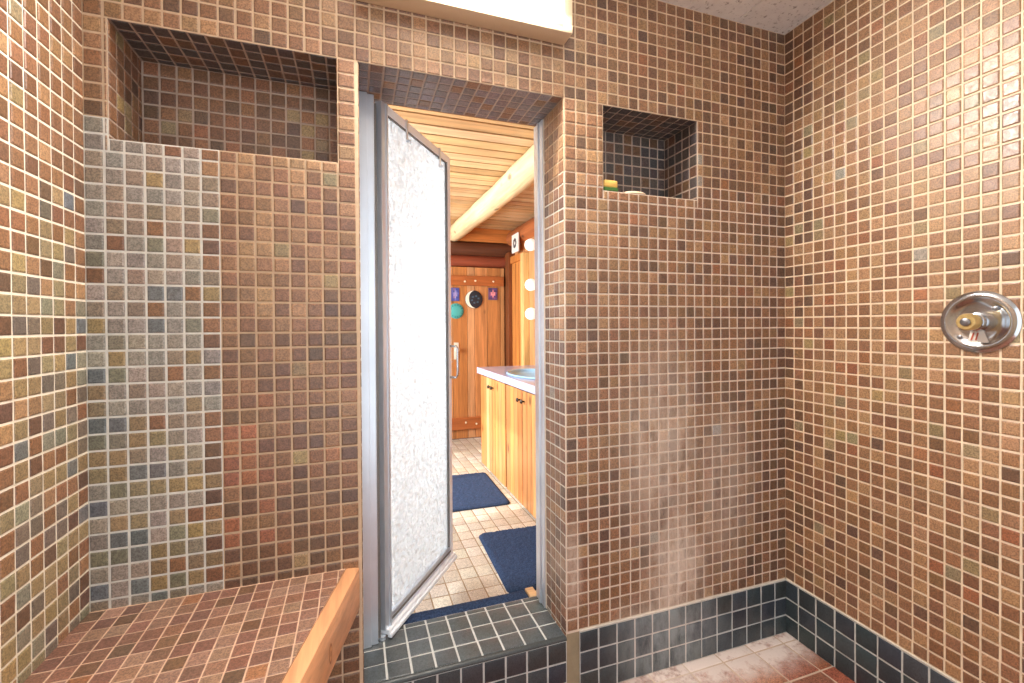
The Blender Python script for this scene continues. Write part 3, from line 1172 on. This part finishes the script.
angs = sorted([2 * PI * i / SEG for i in range(SEG)] + [math.atan2(y - by, x - bx) % (2 * PI) for x in (cx0, cx1) for y in (cy0, cy1)])
for i in range(len(angs)):
    a0, a1 = angs[i], angs[(i + 1) % len(angs)]
    i0 = (bx + ra * math.cos(a0), by + rb * math.sin(a0))
    i1 = (bx + ra * math.cos(a1), by + rb * math.sin(a1))
    o0, o1 = onrect(a0), onrect(a1)
    for z, nn in ((CT1, 1), (CT0, -1)):
        ct.quad([(*i0, z), (*o0, z), (*o1, z), (*i1, z)], 0, (255, 255, 255), Vector((0, 0, nn)))
    ct.quad([(*i0, CT0), (*i1, CT0), (*i1, CT1), (*i0, CT1)], 0, (255, 255, 255), Vector((bx - i0[0], by - i0[1], 0)))
    ct.quad([(*o0, CT0), (*o1, CT0), (*o1, CT1), (*o0, CT1)], 0, (255, 255, 255), Vector((o0[0] - bx, o0[1] - by, 0)))
co = tag(ct.build('countertop', M['counter'], None, weld=True), 'pale marble countertop running along the pine vanity', 'countertop')
sb = MB()
pr = []
for i in range(13):
    t = i / 12 * PI / 2
    pr.append((0.985 * math.cos(t), -0.042 * math.sin(t)))
full = [(1.07, 0.003), (1.09, 0.008), (1.04, 0.013), (0.995, 0.008)] + pr
sb.lathe([(max(r_, 0.01), h_) for r_, h_ in full], 48)
sb.f = sb.f[:-2]
sb.m, sb.c = sb.m[:len(sb.f)], sb.c[:len(sb.f)]
sb.xform(lambda p: Vector((p.x * ra, p.y * rb, p.z)))
sk = sb.build('basin', M['basin'], None, True)
sk.location = (bx, by, CT1)
sk.name = 'sink'
tag(sk, 'pale blue oval sink basin set into the marble countertop', 'sink')

# ------------------------------------------------------------------ bath mats
def bath_mat(label, cx, cy, wx, wy, rz, h=0.016, group=None, cut=0.0):
    r = random.Random(int(cx * 1000))
    nx, ny = max(6, int(wx / 0.008)), max(6, int(wy / 0.008))
    rad = min(0.035, wx * .2, wy * .2)
    b = MB()
    idx = {}
    def edge(u, w):
        return max(0.0, min(1.0, min(u, w - u) / 0.02))
    for i in range(nx + 1):
        for j in range(ny + 1):
            u, w = i / nx * wx, j / ny * wy
            e = min(edge(u, wx), edge(w, wy))
            x, y = u - wx / 2, w - wy / 2
            # rounded corners
            qx, qy = abs(x) - (wx / 2 - rad), abs(y) - (wy / 2 - rad)
            if qx > 0 and qy > 0:
                dd = math.hypot(qx, qy)
                mxx = max(qx, qy)
                f = mxx / dd
                x = math.copysign(wx / 2 - rad + qx * f, x)
                y = math.copysign(wy / 2 - rad + qy * f, y)
            z = h * (0.35 + 0.65 * math.sin(e * PI / 2)) + r.uniform(-.0026, .0026) * (e > 0)
            idx[i, j] = len(b.v)
            b.v.append((x, y, z))
    for i in range(nx):
        for j in range(ny):
            b.f.append((idx[i, j], idx[i + 1, j], idx[i + 1, j + 1], idx[i, j + 1]))
    # skirt down to the floor and underside
    per = [(i, 0) for i in range(nx)] + [(nx, j) for j in range(ny)] + [(i, ny) for i in range(nx, 0, -1)] + [(0, j) for j in range(ny, 0, -1)]
    base = []
    for p in per:
        X, Y, Z = b.v[idx[p]]
        base.append(len(b.v))
        b.v.append((X, Y, 0.0))
    for k in range(len(per)):
        k2 = (k + 1) % len(per)
        b.f.append((base[k], base[k2], idx[per[k2]], idx[per[k]]))
    b.f.append(tuple(reversed(base)))
    b.m = [0] * len(b.f)
    b.c = [(255, 255, 255)] * len(b.f)
    o = b.build('bath_mat', M['mat_blue'], None, True, angle=60)
    o.location = (cx, cy, BZ + 0.0022)
    o.rotation_euler = (0, 0, rz)
    return tag(o, label, 'bath mat', group)


bath_mat('navy bath mat in front of the far vanity cabinet', 1.245, 1.675, 0.66, 0.65, -0.02)
bath_mat('navy bath mat lying nearest the shower doorway beside the vanity', 1.43, 0.70, 0.37, 0.58, -0.03)
st = bath_mat('narrow navy carpet strip along the back of the tiled shower curb', 0.955, 0.283, 0.625, 0.060, 0.0, 0.010)
st.name = 'carpet_strip'
st.location.z = CZ - 0.0078
st['category'] = 'carpet strip'
b = MB()
b.box(1.270, 0.254, CZ - 0.008, OX1, 0.312, CZ + 0.004, 0, (224, 186, 140), 0.003)
struct(b.build('trim_6', M['wood_x']))

# ------------------------------------------------------------------ log beam under the plank ceiling
b = MB()
pts, rad = [], []
for i in range(30):
    t = i / 29
    yy = 0.26 + t * (BY1 - 0.28)
    pts.append((1.60 + 0.006 * math.sin(t * 5) - 0.01 * t, yy, 2.186 + 0.003 * math.sin(t * 7 + 1)))
    rad.append(0.081 - 0.005 * t + 0.0025 * math.sin(t * 23) + 0.0015 * math.sin(t * 61))
b.tube(pts, rad, 28, 0, (232, 204, 156))
tag(b.build('log_beam', M['log'], None, True, angle=60), 'peeled pale log beam running under the plank ceiling', 'beam')

# ------------------------------------------------------------------ vanity globes on the right hand wall
vl = thing('vanity_light', 'upright vanity light bar with frosted white globes on the wood wall', 'light', (BX1 - 0.002, 2.31, 1.20))
b = MB()
b.box(-0.022, -0.045, 0.06, 0.0, 0.045, 0.87, 0, (150, 86, 46), 0.004)
b.build('backplate', M['wood_z'], vl)
for gz in (0.17, 0.424, 0.774):
    Mg = Matrix.Translation((-0.020, 0, gz)) @ Matrix.Rotation(-PI / 2, 4, 'Y')
    g = MB()
    g.lathe([(0.026, 0), (0.026, 0.022), (0.019, 0.030), (0.019, 0.036), (0.0002, 0.036)], 18, 0, (255, 255, 255), Mg)
    s = g.build('socket', M['brass'], vl, True, angle=40)
    g = MB()
    prg = [(0.0002, 0.030)] + [(0.054 * math.sin(a), 0.082 - 0.054 * math.cos(a)) for a in [0.36 + (PI - 0.37) * i / 14 for i in range(15)]]
    g.lathe(prg, 24, 0, (255, 255, 255), Mg)
    g.build('globe', M['globe'], s, True)

# framed card on the log above, and the small decorations on the plank door
b = MB()
b.box(BX1 - 0.078, 2.71, 1.985, BX1 - 0.064, 2.89, 2.165, 0, (232, 226, 216), 0.002)
for i in range(8):
    a = 2 * PI * i / 8
    yy, zz = 2.80 + 0.034 * math.cos(a), 2.075 + 0.034 * math.sin(a)
    b.box(BX1 - 0.0795, yy - 0.014, zz - 0.014, BX1 - 0.0775, yy + 0.014, zz + 0.014, 0, (88, 84, 84))
o = b.build('picture_card', M['tint'])
tag(o, 'white card with a dark ring motif hung above the vanity globes', 'picture')

YD = BY1 - 0.0055
pl = thing('moon_plaque', 'round black plaque with a pale crescent on the plank door', 'plaque', (1.785, YD, 1.537))
b = MB()
Rx = Matrix.Rotation(PI / 2, 4, 'X')
b.lathe([(0.0002, 0.0), (0.092, 0.0), (0.092, 0.010), (0.086, 0.014), (0.0002, 0.014)], 40, 0, (34, 38, 48), Rx)
b.build('disc', M['tint'], pl, True, angle=40)
b = MB()
n = 20
for i in range(n):
    def cr(t):
        a = PI * 0.52 + t * PI * 1.02
        o_ = Vector((0.090 * math.cos(a), -0.0165, 0.090 * math.sin(a)))
        w = 0.036 * math.sin(PI * t) + 0.001
        i_ = Vector(((0.090 - w) * math.cos(a), -0.0165, (0.090 - w) * math.sin(a)))
        return o_, i_
    o0, i0 = cr(i / n)
    o1, i1 = cr((i + 1) / n)
    b.quad([o0, o1, i1, i0], 0, (238, 232, 214), Vector((0, -1, 0)))
for k in range(6):
    a = 0.3 + k * 1.03
    x, z = 0.036 * math.cos(a) + 0.012, 0.036 * math.sin(a)
    b.quad([(x - .012, -0.0160, z - .006), (x + .012, -0.0160, z - .010), (x + .010, -0.0160, z + .010), (x - .008, -0.0160, z + .006)], 0,
           (62, 88, 108), Vector((0, -1, 0)))
b.build('crescent', M['tint'], pl)


def small_picture(label, cx, cz, w, h, cols, seed):
    r = random.Random(seed)
    b = MB()
    b.box(-w / 2, -0.010, -h / 2, w / 2, 0.0, h / 2, 0, cols[0], 0.002)
    nx, nz_ = 5, 6
    for i in range(nx):
        for j in range(nz_):
            x0 = -w / 2 + 0.008 + i * (w - 0.016) / nx
            z0 = -h / 2 + 0.008 + j * (h - 0.016) / nz_
            dd = math.hypot(i - 2, (j - 2.5))
            c = cols[1] if dd < 1.6 else r.choice(cols[2:])
            b.quad([(x0, -0.0108, z0), (x0 + (w - .016) / nx, -0.0108, z0), (x0 + (w - .016) / nx, -0.0108, z0 + (h - .016) / nz_),
                    (x0, -0.0108, z0 + (h - .016) / nz_)], 0, q(jit(c, r, .12)), Vector((0, -1, 0)))
    o = b.build('picture', M['tint'])
    o.location = (cx, YD, cz)
    return tag(o, label, 'picture')


small_picture('small purple and pink picture right of the round plaque', 1.988, 1.597, 0.098, 0.125,
              [(96, 70, 104), (206, 130, 140), (92, 66, 112), (120, 80, 120), (70, 56, 92)], 2)
small_picture('small blue picture on the plank door beside the shower door edge', 1.592, 1.585, 0.085, 0.135,
              [(84, 84, 140), (150, 140, 190), (66, 78, 150), (96, 96, 170), (130, 90, 120)], 4)
b = MB()
b.lathe([(0.0002, 0.0), (0.076, 0.0), (0.078, 0.006), (0.064, 0.016), (0.040, 0.022), (0.0002, 0.024)], 32, 0, (72, 164, 160), Rx)
for i in range(14):
    a = 2 * PI * i / 14
    b.box(0.062 * math.cos(a) - .005, -0.021, 0.062 * math.sin(a) - .005, 0.062 * math.cos(a) + .005, -0.014, 0.062 * math.sin(a) + .005, 0, (40, 110, 112))
o = b.build('wall_ornament', M['tint'], None, True, angle=40)
o.location = (1.600, YD, 1.418)
tag(o, 'round turquoise ornament on the plank door below the blue picture', 'ornament')
